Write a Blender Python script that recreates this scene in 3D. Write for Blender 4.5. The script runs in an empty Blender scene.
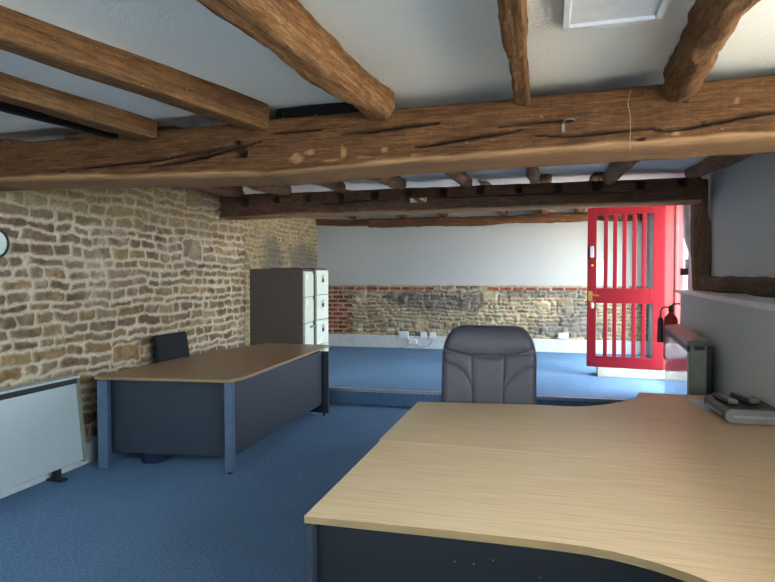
import bpy, bmesh, math, random
import numpy as np
from mathutils import Vector, Matrix, noise as mn

random.seed(7)
scene = bpy.context.scene
COL = scene.collection

# ------------------------------------------------------------------ camera
W, HH, F = 775, 582, 575.0
CAM_Z = 1.5
PITCH = math.atan((HH/2-277.0)/F)
YAW = math.atan((545.0-W/2)*math.cos(PITCH)/F)
FW = Vector((-math.sin(YAW)*math.cos(PITCH), math.cos(YAW)*math.cos(PITCH), -math.sin(PITCH)))
RT = Vector((math.cos(YAW), math.sin(YAW), 0))
UP = RT.cross(FW)
C0 = Vector((0, 0, CAM_Z))
def ray(x, y): return FW*F + RT*(x-W/2) + UP*(HH/2-y)
def atY(x, y, Y): d = ray(x, y); return C0 + d*(Y/d.y)
def atX(x, y, X): d = ray(x, y); return C0 + d*(X/d.x)
def atZ(x, y, z): d = ray(x, y); return C0 + d*((z-CAM_Z)/d.z)
cam = bpy.data.cameras.new('camera')
cam.sensor_width = 36; cam.lens = F/W*36; cam.clip_start = .05; cam.clip_end = 200
co = bpy.data.objects.new('camera', cam); COL.objects.link(co)
co.matrix_world = Matrix(((RT.x, UP.x, -FW.x, 0), (RT.y, UP.y, -FW.y, 0), (RT.z, UP.z, -FW.z, CAM_Z), (0, 0, 0, 1)))
scene.camera = co
vs = scene.view_settings
vs.view_transform = 'Standard'; vs.look = 'None'; vs.gamma = 1.0; vs.use_curve_mapping = False
vs.exposure = 1.62

# ------------------------------------------------------------------ materials
def lin(c):
    return tuple(((v/255)/12.92 if v/255 <= .04045 else ((v/255+.055)/1.055)**2.4) for v in c) + (1,)
class NT:
    def __init__(s, name):
        s.m = bpy.data.materials.new(name); s.m.use_nodes = True
        s.t = s.m.node_tree; s.b = s.t.nodes['Principled BSDF']; s.out = s.t.nodes['Material Output']
    def n(s, t, **k):
        o = s.t.nodes.new(t)
        for a, v in k.items():
            if hasattr(o, a) and not a[0].isupper(): setattr(o, a, v)
            else: o.inputs[a.replace('_', ' ')].default_value = v
        return o
    def l(s, a, b): s.t.links.new(a, b)
    def coord(s, scale=(1, 1, 1), kind='Object', rot=(0, 0, 0)):
        tc = s.n('ShaderNodeTexCoord'); mp = s.n('ShaderNodeMapping')
        mp.inputs['Scale'].default_value = scale; mp.inputs['Rotation'].default_value = rot
        s.l(tc.outputs[kind], mp.inputs['Vector']); return mp.outputs[0]
    def noise(s, vec, scale, detail=4, rough=.55, dist=0):
        o = s.n('ShaderNodeTexNoise'); o.inputs['Scale'].default_value = scale; o.inputs['Detail'].default_value = detail
        o.inputs['Roughness'].default_value = rough; o.inputs['Distortion'].default_value = dist
        s.l(vec, o.inputs['Vector']); return o.outputs['Fac']
    def ramp(s, fac, stops):
        o = s.n('ShaderNodeValToRGB'); e = o.color_ramp.elements
        e[0].position, e[0].color = stops[0]; e[1].position, e[1].color = stops[-1]
        for p, c in stops[1:-1]:
            k = e.new(p); k.color = c
        s.l(fac, o.inputs['Fac']); return o.outputs['Color']
    def mix(s, fac, a, b, mode='MIX'):
        o = s.n('ShaderNodeMix'); o.data_type = 'RGBA'; o.blend_type = mode
        for v, i in ((fac, 0), (a, 6), (b, 7)):
            if hasattr(v, 'links'): s.l(v, o.inputs[i])
            else: o.inputs[i].default_value = v
        return o.outputs[2]
    def bump(s, fac, strength, dist=.01):
        o = s.n('ShaderNodeBump'); o.inputs['Strength'].default_value = strength; o.inputs['Distance'].default_value = dist
        s.l(fac, o.inputs['Height']); s.l(o.outputs[0], s.b.inputs['Normal'])
    def base(s, c, rough=.6, metal=0, spec=.5):
        if hasattr(c, 'links'): s.l(c, s.b.inputs['Base Color'])
        else: s.b.inputs['Base Color'].default_value = c
        s.b.inputs['Roughness'].default_value = rough; s.b.inputs['Metallic'].default_value = metal
        s.b.inputs['Specular IOR Level'].default_value = spec
        return s.m

def plain(name, c, rough=.5, metal=0, spec=.5, var=.08, scale=14, bump=0, bscale=200):
    t = NT(name); v = t.coord()
    c = lin(c)
    f = t.noise(v, scale, 3)
    lo = tuple(x*(1-var) for x in c[:3])+(1,); hi = tuple(min(1, x*(1+var)) for x in c[:3])+(1,)
    m = t.base(t.ramp(f, [(.3, lo), (.7, hi)]), rough, metal, spec)
    if bump: t.bump(t.noise(v, bscale, 2), bump, .004)
    return m

def old_wood(name, dark, mid, light, grain=(1.0, 15, 15), rough=.8, pale=0.0, crackattr=False):
    t = NT(name)
    g = t.noise(t.coord(grain), 5.5, 8, .68, .35)
    fine = t.noise(t.coord((3, 60, 60)), 6, 4, .7)
    blot = t.noise(t.coord((.8, 2.6, 2.6)), 2.4, 6, .62)
    saw = t.noise(t.coord((42, 3, 3)), 1.6, 3, .6)
    c = t.ramp(g, [(.28, lin(dark)), (.5, lin(mid)), (.74, lin(light))])
    c = t.mix(.8, c, t.ramp(blot, [(.30, (.50, .45, .42, 1)), (.52, (.92, .9, .88, 1)), (.72, (1.2, 1.18, 1.14, 1))]), 'MULTIPLY')
    c = t.mix(.75, c, t.ramp(fine, [(.36, (.5, .47, .45, 1)), (.5, (.95, .93, .92, 1)), (.64, (1.25, 1.22, 1.2, 1))]), 'MULTIPLY')
    holes = t.n('ShaderNodeTexVoronoi'); holes.inputs['Scale'].default_value = 22; t.l(t.coord((.5, 1, 1)), holes.inputs['Vector'])
    c = t.mix(t.ramp(holes.outputs['Distance'], [(.04, (.8, .8, .8, 1)), (.10, (0, 0, 0, 1))]), c, lin(dark))
    c = t.mix(.35, c, t.ramp(saw, [(.4, (.8, .78, .76, 1)), (.6, (1.1, 1.1, 1.1, 1))]), 'MULTIPLY')
    vo = t.n('ShaderNodeTexVoronoi'); vo.inputs['Scale'].default_value = 1.6; t.l(t.coord((1, 2.2, 2.2)), vo.inputs['Vector'])
    c = t.mix(t.ramp(vo.outputs['Distance'], [(.03, (1, 1, 1, 1)), (.075, (0, 0, 0, 1))]), c, lin(dark))
    ps = t.noise(t.coord((2.6, 7, 7)), 2.6, 7, .72)
    c = t.mix(t.ramp(ps, [(.66-pale, (0, 0, 0, 1)), (.72-pale, (.5, .5, .5, 1))]), c, lin((176, 156, 130)))
    fl = t.noise(t.coord((9, 16, 16)), 5, 3, .6)
    c = t.mix(t.ramp(fl, [(.70, (0, 0, 0, 1)), (.74, (.55, .55, .55, 1))]), c, lin((186, 170, 148)))
    if crackattr:
        pale_at = t.n('ShaderNodeAttribute'); pale_at.attribute_name = 'smear_underlight'
        c = t.mix(pale_at.outputs['Fac'], c, t.mix(.5, t.mix(1.0, c, (2.4, 2.3, 2.2, 1), 'MULTIPLY'), lin((196, 158, 118))))  # pale smears, plus light painted into the underside and lower edge
        at = t.n('ShaderNodeAttribute'); at.attribute_name = 'crack'
        c = t.mix(at.outputs['Fac'], c, lin((18, 12, 8)))
    m = t.base(c, rough, 0, .2)
    chip = t.noise(t.coord((5, 22, 22)), 3, 6, .75)
    t.bump(t.mix(.5, t.mix(.4, g, fine), chip), 1.0, .022)
    return m

def laminate(name, c1, c2, c3, grain, rough=.32):
    t = NT(name); v = t.coord(grain)
    g = t.noise(v, 4, 7, .6, .25); g2 = t.noise(t.coord(tuple(x*5 for x in grain)), 4, 3, .6)
    c = t.ramp(g, [(.32, lin(c1)), (.5, lin(c2)), (.68, lin(c3))])
    c = t.mix(t.ramp(g2, [(.56, (0, 0, 0, 1)), (.7, (.35, .35, .35, 1))]), c, lin(c1))
    return t.base(c, rough, 0, .28)

def carpet(name):
    t = NT(name); v = t.coord()
    n1 = t.noise(v, 170, 3, .75); n2 = t.noise(v, 45, 4, .65); n3 = t.noise(v, 1.1, 3)
    c = t.ramp(n1, [(.36, lin((44, 70, 102))), (.5, lin((92, 128, 170))), (.64, lin((170, 200, 230)))])
    c = t.mix(.4, c, t.ramp(n2, [(.35, lin((70, 102, 142))), (.65, lin((116, 152, 192)))]))
    o = t.mix(t.ramp(n3, [(.4, (0, 0, 0, 1)), (.7, (.22, .22, .22, 1))]), c, lin((66, 94, 130)))
    m = t.base(o, .95, 0, .1)
    t.bump(n1, .5, .006)
    return m

def plaster(name, c, bump=.35, scale=85, var=.05):
    t = NT(name); v = t.coord()
    a = lin(c); n = t.noise(v, .9, 4)
    m = t.base(t.ramp(n, [(.3, tuple(x*(1-var) for x in a[:3])+(1,)), (.7, a)]), .85, 0, .2)
    t.bump(t.noise(v, scale, 3, .6), bump, .008)
    return m

def stone_mat(name):
    t = NT(name); v = t.coord()
    at = t.n('ShaderNodeAttribute'); at.attribute_name = 'Col'
    n = t.noise(v, 38, 6, .65); n2 = t.noise(v, 150, 3, .6)
    c = t.mix(1.0, at.outputs['Color'], t.ramp(n, [(.25, (.62, .6, .58, 1)), (.55, (1, 1, 1, 1)), (.8, (1.18, 1.16, 1.12, 1))]), 'MULTIPLY')
    m = t.base(c, .92, 0, .15)
    t.bump(t.mix(.5, n, n2), .7, .012)
    return m

def glass_mat(name, tint=(.95, .98, .97, 1), refl=.02):
    t = NT(name)
    tr = t.n('ShaderNodeBsdfTransparent'); tr.inputs[0].default_value = tint
    gl = t.n('ShaderNodeBsdfGlossy'); gl.inputs['Roughness'].default_value = .03
    mx = t.n('ShaderNodeMixShader'); mx.inputs[0].default_value = refl
    t.l(tr.outputs[0], mx.inputs[1]); t.l(gl.outputs[0], mx.inputs[2]); t.l(mx.outputs[0], t.out.inputs['Surface'])
    return t.m

M = dict(
    carpet=carpet('blue_carpet'),
    stone=stone_mat('stone'),
    ceil=plaster('ceiling_plaster', (232, 233, 227), .6, 62),
    white=plaster('white_plaster', (192, 192, 190), .25, 60),
    grey=plaster('grey_paint', (212, 210, 208), .25, 60),
    skirt=plain('white_gloss_paint', (214, 216, 220), .45),
    ledge=plain('ledge_paint', (232, 228, 230), .4),
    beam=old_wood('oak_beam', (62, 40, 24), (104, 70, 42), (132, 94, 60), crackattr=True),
    joist=old_wood('joist_wood', (80, 54, 32), (120, 86, 54), (152, 116, 80)),
    joist_grey=old_wood('weathered_joist', (118, 88, 70), (158, 124, 100), (188, 154, 128)),
    log=old_wood('log_wood', (96, 62, 36), (146, 104, 66), (192, 152, 108), pale=.03),
    dark=old_wood('dark_oak', (78, 57, 46), (122, 92, 75), (148, 118, 97), crackattr=True),
    shade_black=old_wood('shade_black_wood', (10, 8, 7), (18, 14, 12), (28, 22, 20)),  # near-black tone painting shade in the gap and under a joist
    sill=old_wood('sill_wood', (70, 54, 44), (108, 88, 74), (146, 122, 104), pale=.03),
    plate=old_wood('wall_plate', (78, 50, 34), (118, 80, 54), (160, 116, 82), pale=.02),
    beech=laminate('beech_laminate', (194, 164, 126), (207, 179, 145), (216, 192, 160), (.8, 26, 26), .4),
    beech_shaded=laminate('beech_laminate_turned_shaded', (146, 116, 90), (160, 130, 102), (172, 144, 116), (26, .8, 26), .42),  # same beech with grain turned, its colour darkened for the left desk's shade
    edge=plain('beech_edging', (148, 122, 84), .45),
    navy=plain('slate_laminate', (40, 49, 62), .5, bump=.1),
    navy2=plain('slate_metal', (78, 96, 122), .45),
    blackpan=plain('black_panel', (12, 13, 17), .5),
    blackplastic=plain('black_plastic', (24, 24, 27), .4),
    leather=plain('grey_vinyl', (72, 69, 80), .48, bump=.15, bscale=420),
    fabric=plain('black_fabric', (26, 29, 36), .9, bump=.3, bscale=500),
    red=plain('red_gloss_paint', (134, 22, 36), .5, spec=.25, var=.05),
    redframe=plain('red_frame_paint', (150, 50, 52), .4, var=.1),
    glass=glass_mat('clear_glass'),
    brown=plain('coffee_enamel', (84, 72, 62), .5),
    cream=plain('cream_enamel', (206, 212, 198), .4),
    heater=plain('heater_enamel', (178, 190, 194), .35, var=.02),
    heatgloss=plain('heater_gloss', (176, 186, 186), .1),
    heatside=plain('heater_side', (128, 128, 118), .45),
    heatdark=plain('heater_grille', (40, 38, 40), .5),
    chrome=plain('steel', (170, 172, 176), .3, 1),
    alu=plain('aluminium', (180, 182, 186), .4, .7),
    brass=plain('brass', (178, 140, 70), .35, .9),
    silver=plain('silver_plastic', (150, 150, 150), .35, .3),
    darkbox=plain('graphite_plastic', (20, 22, 27), .38),
    extred=plain('extinguisher_red', (150, 28, 30), .35),
    paper=plain('paper', (226, 228, 234), .8),
    sock=plain('white_plastic', (232, 234, 236), .35),
    cable=plain('grey_cable', (150, 150, 150), .5),
    bin=plain('blue_plastic', (16, 26, 58), .45),
    clockface=plain('clock_face', (205, 218, 214), .4),
    step=plain('pale_step', (214, 206, 190), .7, var=.14, scale=6),
    wire=plain('pale_wire', (150, 132, 108), .7),
    hookgrey=plain('dull_metal', (110, 104, 98), .6, .3),
    gravel=plaster('gravel', (170, 155, 140), .8, 40, .3),
    leaf=plain('leaves', (70, 104, 44), .6, var=.4, scale=20),
    green=plain('green_tag', (60, 150, 80), .5),
)

# ------------------------------------------------------------------ builders
def tag(o, label=None, cat=None, group=None, kind=None):
    if label: o['label'] = label
    if cat: o['category'] = cat
    if group: o['group'] = group
    if kind: o['kind'] = kind
    return o
def thing(name, label, cat, loc=(0, 0, 0), rz=0, group=None, kind=None):
    o = bpy.data.objects.new(name, None); COL.objects.link(o); o.empty_display_size = .1
    o.location = loc; o.rotation_euler = (0, 0, rz)
    return tag(o, label, cat, group, kind)
def link(name, me, mat, parent=None, loc=None, smooth=False):
    if mat is not None and not me.materials:
        for m in (mat if isinstance(mat, (list, tuple)) else [mat]): me.materials.append(m)
    o = bpy.data.objects.new(name, me); COL.objects.link(o)
    if parent: o.parent = parent
    if loc is not None: o.location = loc
    if smooth:
        for p in me.polygons: p.use_smooth = True
    return o
def obj(name, bm, mat, parent=None, loc=None, smooth=False):
    bmesh.ops.recalc_face_normals(bm, faces=bm.faces)
    me = bpy.data.meshes.new(name); bm.to_mesh(me); bm.free()
    return link(name, me, mat, parent, loc, smooth)
def box(bm, x0, x1, y0, y1, z0, z1, bev=0, seg=2, mtx=None, mi=0):
    vsn = [bm.verts.new((x, y, z)) for z in (z0, z1) for x, y in ((x0, y0), (x1, y0), (x1, y1), (x0, y1))]
    fs = [(0, 3, 2, 1), (4, 5, 6, 7), (0, 1, 5, 4), (1, 2, 6, 5), (2, 3, 7, 6), (3, 0, 4, 7)]
    faces = [bm.faces.new([vsn[i] for i in f]) for f in fs]
    for f in faces: f.material_index = mi
    out = vsn
    if bev:
        ed = list({e for f in faces for e in f.edges})
        r = bmesh.ops.bevel(bm, geom=ed, offset=bev, segments=seg, profile=.5, affect='EDGES')
        out = list({v for f in r['faces'] for v in f.verts} | {v for v in vsn if v.is_valid})
        for f in r['faces']: f.material_index = mi
    if mtx is not None: bmesh.ops.transform(bm, matrix=mtx, verts=[v for v in out if v.is_valid])
    return bm
def bx(*a, **k):
    return box(bmesh.new(), *a, **k)
def prism(poly, z0, z1, bev=0, bm=None, mi_side=None):
    bm = bm or bmesh.new()
    a = [bm.verts.new((p[0], p[1], z0)) for p in poly]; b = [bm.verts.new((p[0], p[1], z1)) for p in poly]
    n = len(poly)
    top = bm.faces.new(b); bot = bm.faces.new(a[::-1])
    for i in range(n):
        f = bm.faces.new((a[i], a[(i+1) % n], b[(i+1) % n], b[i]))
        if mi_side is not None: f.material_index = mi_side
    if bev: bmesh.ops.bevel(bm, geom=list(top.edges)+list(bot.edges), offset=bev, segments=2, profile=.5, affect='EDGES')
    return bm
def lathe(prof, n=24, bm=None, mtx=None):
    bm = bm or bmesh.new(); rings = []
    for r, z in prof:
        rings.append([bm.verts.new((r*math.cos(2*math.pi*i/n), r*math.sin(2*math.pi*i/n), z)) for i in range(n)])
    for a, b in zip(rings, rings[1:]):
        for i in range(n): bm.faces.new((a[i], a[(i+1) % n], b[(i+1) % n], b[i]))
    bm.faces.new(rings[0][::-1]); bm.faces.new(rings[-1])
    if mtx is not None: bmesh.ops.transform(bm, matrix=mtx, verts=[v for r in rings for v in r])
    return bm
def tube(pts, r, n=10, bm=None, sub=5):
    bm = bm or bmesh.new()
    P = [Vector(p) for p in pts]
    if sub > 1 and len(P) > 2:
        Q = []
        for i in range(len(P)-1):
            p0 = P[max(i-1, 0)]; p1 = P[i]; p2 = P[i+1]; p3 = P[min(i+2, len(P)-1)]
            for k in range(sub):
                t = k/sub
                Q.append(.5*((2*p1)+(p2-p0)*t+(2*p0-5*p1+4*p2-p3)*t*t+(3*p1-p0-3*p2+p3)*t**3))
        Q.append(P[-1]); P = Q
    rings = []; prev = None
    for i, p in enumerate(P):
        d = (P[min(i+1, len(P)-1)]-P[max(i-1, 0)]).normalized()
        if prev is None: a = d.orthogonal().normalized()
        else: a = (prev-d*prev.dot(d)).normalized()
        prev = a; b = d.cross(a)
        rings.append([bm.verts.new(p+a*r*math.cos(2*math.pi*k/n)+b*r*math.sin(2*math.pi*k/n)) for k in range(n)])
    for a, b in zip(rings, rings[1:]):
        for k in range(n): bm.faces.new((a[k], a[(k+1) % n], b[(k+1) % n], b[k]))
    bm.faces.new(rings[0][::-1]); bm.faces.new(rings[-1])
    return bm
def fr(x, d): return mn.noise(Vector(x)*d)

def mesh_grid(name, V, quads):
    me = bpy.data.meshes.new(name); me.from_pydata([tuple(v) for v in V], [], [tuple(q) for q in quads]); me.update(); return me

def timber(name, p0, p1, w, h, mat, n=6, amp=.008, bend=.02, taper=(1, 1), N=36, step=.03, seed=0, roll=0, parent=None, rug=0):
    """an irregular hewn or round timber: local X runs along it"""
    p0 = Vector(p0); p1 = Vector(p1); d = p1-p0; L = d.length; x = d.normalized()
    y = Vector((0, 0, 1)).cross(x)
    y = y.normalized() if y.length > .05 else Vector((0, 1, 0))
    z = x.cross(y)
    if roll:
        y, z = y*math.cos(roll)+z*math.sin(roll), z*math.cos(roll)-y*math.sin(roll)
    S = max(2, int(L/step)); V = []; Q = []
    off = Vector((seed*13.7, seed*7.1, seed*3.3))
    for i in range(S+1):
        t = i/S; X = t*L
        k = taper[0]+(taper[1]-taper[0])*t
        e = min(X, L-X); k *= 1-.12*max(0, 1-e/.05)**2
        cy = bend*mn.noise(Vector((X*.9, 1.3, 0))+off); cz = bend*mn.noise(Vector((X*.9, 9.3, 4))+off)
        for j in range(N):
            a = 2*math.pi*j/N; c, s = math.cos(a), math.sin(a)
            yy = math.copysign(abs(c)**(2/n), c)*w/2*k; zz = math.copysign(abs(s)**(2/n), s)*h/2*k
            P = Vector((X*2.2, yy*7, zz*7))+off
            r = amp*(mn.noise(P*.8)*1.4+mn.noise(P*2.4)*.7+mn.noise(P*6)*.3)+rug*amp*(abs(mn.noise(P*1.7))*-1.2+.6*mn.noise(Vector((X*9, yy*20, zz*20))+off)+.35*mn.noise(Vector((X*24, yy*40, zz*40))+off))
            ln = math.hypot(yy, zz) or 1
            V.append((X, yy+cy+yy/ln*r, zz+cz+zz/ln*r))
    for i in range(S):
        for j in range(N):
            Q.append((i*N+j, (i+1)*N+j, (i+1)*N+(j+1) % N, i*N+(j+1) % N))
    Q.append(tuple(range(N))); Q.append(tuple(S*N+j for j in range(N-1, -1, -1)))
    me = mesh_grid(name, V, Q)
    bm = bmesh.new(); bm.from_mesh(me); bmesh.ops.recalc_face_normals(bm, faces=bm.faces); bm.to_mesh(me); bm.free()
    o = link(name, me, mat, parent, smooth=True)
    if n > 5: me.set_sharp_from_angle(angle=math.radians(28))
    o.matrix_world = Matrix(((x.x, y.x, z.x, p0.x), (x.y, y.y, z.y, p0.y), (x.z, y.z, z.z, p0.z), (0, 0, 0, 1)))
    return o

def sawn_beam(name, x0, x1, yf, thick, zb, zt, mat, cracks=(), recess=(), smears=(), slot=None, step=.014, nF=40, seed=0, amp=.006):
    """big squared beam along X. yf(x) front face, zb(x)/zt(x) edges; cracks and recesses are cut into the front face"""
    S = int((x1-x0)/step); nT, nB = 8, 10
    V = []; CR = []; PALE = []; Q = []
    N = nF+nT+nF+nB
    off = Vector((seed*5.1, seed*3.7, 0))
    def dcrack(x, z):
        best = 0.0
        for pts, wd in cracks:
            if x < pts[0][0]-.03 or x > pts[-1][0]+.03: continue
            for a, b in zip(pts, pts[1:]):
                if a[0] <= x <= b[0]:
                    t = (x-a[0])/(b[0]-a[0]); zc = a[1]+(b[1]-a[1])*t+.006*mn.noise(Vector((x*9, 3, a[1])))
                    tt = (x-pts[0][0])/(pts[-1][0]-pts[0][0]); ww = wd*(.35+math.sin(math.pi*tt))*(1+.5*mn.noise(Vector((x*14, 0, 0))))
                    best = max(best, math.exp(-((z-zc)/ww)**2))
        return best
    for i in range(S+1):
        x = x0+(x1-x0)*i/S; b, t = zb(x), zt(x); f = yf(x)
        for k in range(N):
            front = k < nF
            if front: u = k/(nF-1); yy, zz = f, b+(t-b)*u
            elif k < nF+nT: u = (k-nF+1)/(nT+1); yy, zz = f+thick*u, t
            elif k < 2*nF+nT: u = (k-nF-nT)/(nF-1); yy, zz = f+thick, t+(b-t)*u
            else: u = (k-2*nF-nT+1)/(nB+1); yy, zz = f+thick*(1-u), b
            P = Vector((x*2, yy*6, zz*6))+off
            r = amp*(1.3*mn.noise(P)+.8*mn.noise(P*2.7)+.4*mn.noise(P*7))
            # waney arris: round the corners irregularly
            e = min(abs(zz-b), abs(t-zz)); ey = min(abs(yy-f), abs(f+thick-yy))
            rr = .02+.012*mn.noise(Vector((x*1.6, yy, zz)))
            pull = max(0, rr-max(e, ey)) if (e < rr and ey < rr) else 0
            sy = 1 if yy < f+thick/2 else -1; sz = 1 if zz < (b+t)/2 else -1
            c = 0
            if front:
                c = dcrack(x, zz); r2 = r+.028*c
                for (rx0, rx1, rz0, rz1, dp) in recess:
                    if rx0 <= x <= rx1 and rz0 <= zz <= rz1: r2 += dp; c = max(c, .55)
                V.append((x, yy+r2+pull*.5, zz+pull*.5*sz))
            else: V.append((x, yy-sy*r*.6*(ey < .01)+pull*.5*sy, zz+sz*r*.6*(e < .01)+pull*.5*sz))
            CR.append(c); lowz = (zz-b)/(t-b); sm_ = max([0]+[1.1-math.hypot((x-q[0])/q[2], (zz-q[1])/q[3])+.5*mn.noise(Vector((x*30, 1, zz*40))) for q in smears if abs(x-q[0]) < 1.6*q[2]]) if front else 0; PALE.append(max(min(.7, sm_*1.2), min(1, (.10+.10*mn.noise(Vector((x*1.3, 7, 0)))+.05*mn.noise(Vector((x*6, 2, 0)))-lowz)*14)))  # front smears; underside and lower edge painted paler as if lit
    holes = set()
    if slot:
        sx0, sx1, sz0, sz1, sh = slot
        i0 = int((sx0-x0)/step); i1 = int((sx1-x0)/step)
        xm = (sx0+sx1)/2; hb, ht = zb(xm), zt(xm)
        j0 = int((sz0-hb)/(ht-hb)*(nF-1)); j1 = int((sz1-hb)/(ht-hb)*(nF-1)); js = int(sh/(ht-hb)*(nF-1))
        fi = lambda i, j: i*N+j
        bi = lambda i, j: i*N+nF+nT+(nF-1-j)
        for i in range(i0, i1):
            for j in range(j0, j1): holes.add((i, j)); holes.add((i, nF+nT+(nF-2-(j+js))))
        for i in range(i0, i1):
            Q.append((fi(i, j0), fi(i+1, j0), bi(i+1, j0+js), bi(i, j0+js)))
            Q.append((fi(i, j1), bi(i, j1+js), bi(i+1, j1+js), fi(i+1, j1)))
        for j in range(j0, j1):
            Q.append((fi(i0, j), bi(i0, j+js), bi(i0, j+1+js), fi(i0, j+1)))
            Q.append((fi(i1, j), fi(i1, j+1), bi(i1, j+1+js), bi(i1, j+js)))
    for i in range(S):
        for k in range(N):
            if (i, k) in holes: continue
            Q.append((i*N+k, (i+1)*N+k, (i+1)*N+(k+1) % N, i*N+(k+1) % N))
    Q.append(tuple(range(N-1, -1, -1))); Q.append(tuple(S*N+j for j in range(N)))
    me = mesh_grid(name, V, Q)
    a = me.attributes.new('crack', 'FLOAT', 'POINT'); a.data.foreach_set('value', CR)
    a = me.attributes.new('smear_underlight', 'FLOAT', 'POINT'); a.data.foreach_set('value', PALE)
    bm = bmesh.new(); bm.from_mesh(me); bmesh.ops.recalc_face_normals(bm, faces=bm.faces); bm.to_mesh(me); bm.free()
    o_ = link(name, me, mat, smooth=True); me.set_sharp_from_angle(angle=math.radians(50)); return o_

# ------------------------------------------------------------------ rubble walls
def vnoise(u, v, s, seed):
    rs = np.random.RandomState(seed); G = rs.rand(128, 128)
    x = u*s+37.3; y = v*s+11.7
    xi = np.floor(x).astype(int); yi = np.floor(y).astype(int); fx = x-xi; fy = y-yi
    fx = fx*fx*(3-2*fx); fy = fy*fy*(3-2*fy)
    g = lambda a, b: G[a % 128, b % 128]
    return ((g(xi, yi)*(1-fx)+g(xi+1, yi)*fx)*(1-fy)+(g(xi, yi+1)*(1-fx)+g(xi+1, yi+1)*fx)*fy)*2-1
def fbm(u, v, s, seed, o=3):
    r = 0; a = 1; tot = 0
    for k in range(o): r = r+a*vnoise(u, v, s*2**k, seed+k); tot += a; a *= .5
    return r/tot
def sstep(a, b, x): t = np.clip((x-a)/(b-a), 0, 1); return t*t*(3-2*t)   # also falls when a > b

def layout(u, v, L, Hh, ch, sw, joint, seed, warp=.03, blocks=40, radius=.03):
    """irregular coursed rubble: returns distance into stone, id (random 0..1), three values"""
    rs = np.random.RandomState(seed)
    uw = u+warp*fbm(u, v, 5, seed+1, 3)*1.3+.020*fbm(u, v, 19, seed+2, 3)
    vw = v+warp*fbm(u, v, 2.4, seed+3, 3)*1.1+.018*fbm(u, v, 9, seed+14, 2)+.012*fbm(u, v, 22, seed+4, 3)
    rows = [-.2]
    while rows[-1] < Hh+.2: rows.append(rows[-1]+rs.uniform(*ch))
    rows = np.array(rows); ri = np.clip(np.searchsorted(rows, vw)-1, 0, len(rows)-2)
    D = np.zeros_like(u); ID = np.zeros_like(u)
    def sdf(cx, cy, hx, hy, x, y, r):
        r = np.minimum(r, np.minimum(hx, hy)*.8)
        qx = np.abs(x-cx)-hx+r; qy = np.abs(y-cy)-hy+r
        return r-np.hypot(np.maximum(qx, 0), np.maximum(qy, 0))-np.minimum(np.maximum(qx, qy), 0)
    for r in range(len(rows)-1):
        m = ri == r
        if not m.any(): continue
        e = [-.4-rs.rand()*.2]
        while e[-1] < L+.4:
            w = sw[0]+(sw[1]-sw[0])*rs.beta(1.3, 2.0); e.append(e[-1]+w)
        e = np.array(e); x = uw[m]; y = vw[m]
        si = np.clip(np.searchsorted(e, x)-1, 0, len(e)-2)
        ids = rs.rand(len(e)); jt = rs.uniform(.5, 1.5, len(e))*joint; jb = rs.uniform(-.6, .9, len(e))*joint
        h = rows[r+1]-rows[r]
        # each stone has its own height inside the course
        y0 = rows[r]+jt[si]*.5; y1 = rows[r+1]-np.maximum(jb[si], 0)
        D[m] = sdf((e[si]+e[si+1])/2, (y0+y1)/2, (e[si+1]-e[si])/2-jt[si]*.55, (y1-y0)/2-joint*.35, x, y, radius)
        ID[m] = ids[si]+r*0
    for b in range(blocks):
        cx, cy = rs.rand()*L, rs.rand()*Hh; hx = rs.uniform(.35, .62)*sw[1]; hy = rs.uniform(.62, .95)*ch[1]
        d = sdf(cx, cy, hx, hy, uw, vw, radius*1.5)
        ins = d > 0; D = np.where(ins, d, np.minimum(D, -d-joint*.9)); ID = np.where(ins, rs.rand(), ID)
    return D, ID

def rubble(name, org, ud, nd, L, Hh, res, D_ID_fn, mat, thick=.35, rough=.012):
    org = Vector(org); ud = Vector(ud).normalized(); nd = Vector(nd).normalized()
    nu, nv = int(L/res)+1, int(Hh/res)+1
    uu, vv = np.meshgrid(np.linspace(0, L, nu), np.linspace(0, Hh, nv), indexing='ij')
    hgt, col = D_ID_fn(uu, vv)
    V = np.zeros((nu, nv, 3))
    for k in range(3): V[:, :, k] = org[k]+ud[k]*uu+nd[k]*hgt
    V[:, :, 2] += vv
    n = nu*nv; I = np.arange(n).reshape(nu, nv)
    Q = np.stack([I[:-1, :-1], I[1:, :-1], I[1:, 1:], I[:-1, 1:]], -1).reshape(-1, 4).tolist()
    ring = list(I[:, 0])+list(I[-1, 1:])+list(I[-2::-1, -1])+list(I[0, -2:0:-1])
    Vl = V.reshape(-1, 3).tolist()
    base = len(Vl)
    for r in ring:
        p = Vl[r]; q = org-nd*thick
        k = Vector(p)-nd*((Vector(p)-q).dot(nd)); Vl.append(tuple(k))
    m = len(ring)
    for i in range(m): Q.append((ring[i], base+i, base+(i+1) % m, ring[(i+1) % m]))
    Q.append(tuple(base+i for i in range(m)))
    me = bpy.data.meshes.new(name); me.from_pydata(Vl, [], Q); me.update()
    ca = np.ones((len(Vl), 4)); ca[:n, :3] = col.reshape(-1, 3); ca[n:, :3] = (.3, .26, .2)
    a = me.attributes.new('Col', 'FLOAT_COLOR', 'POINT'); a.data.foreach_set('color', ca.ravel())
    bm = bmesh.new(); bm.from_mesh(me); bmesh.ops.recalc_face_normals(bm, faces=bm.faces); bm.to_mesh(me); bm.free()
    return link(name, me, mat, smooth=True)

def pal(ID, cols, seed):
    cols = np.array([lin(c)[:3] for c in cols]); k = np.floor((ID*997.0) % 1.0*len(cols)).astype(int) % len(cols)
    br = .86+.28*((ID*5331.0) % 1.0)
    return cols[k]*br[..., None]

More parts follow.
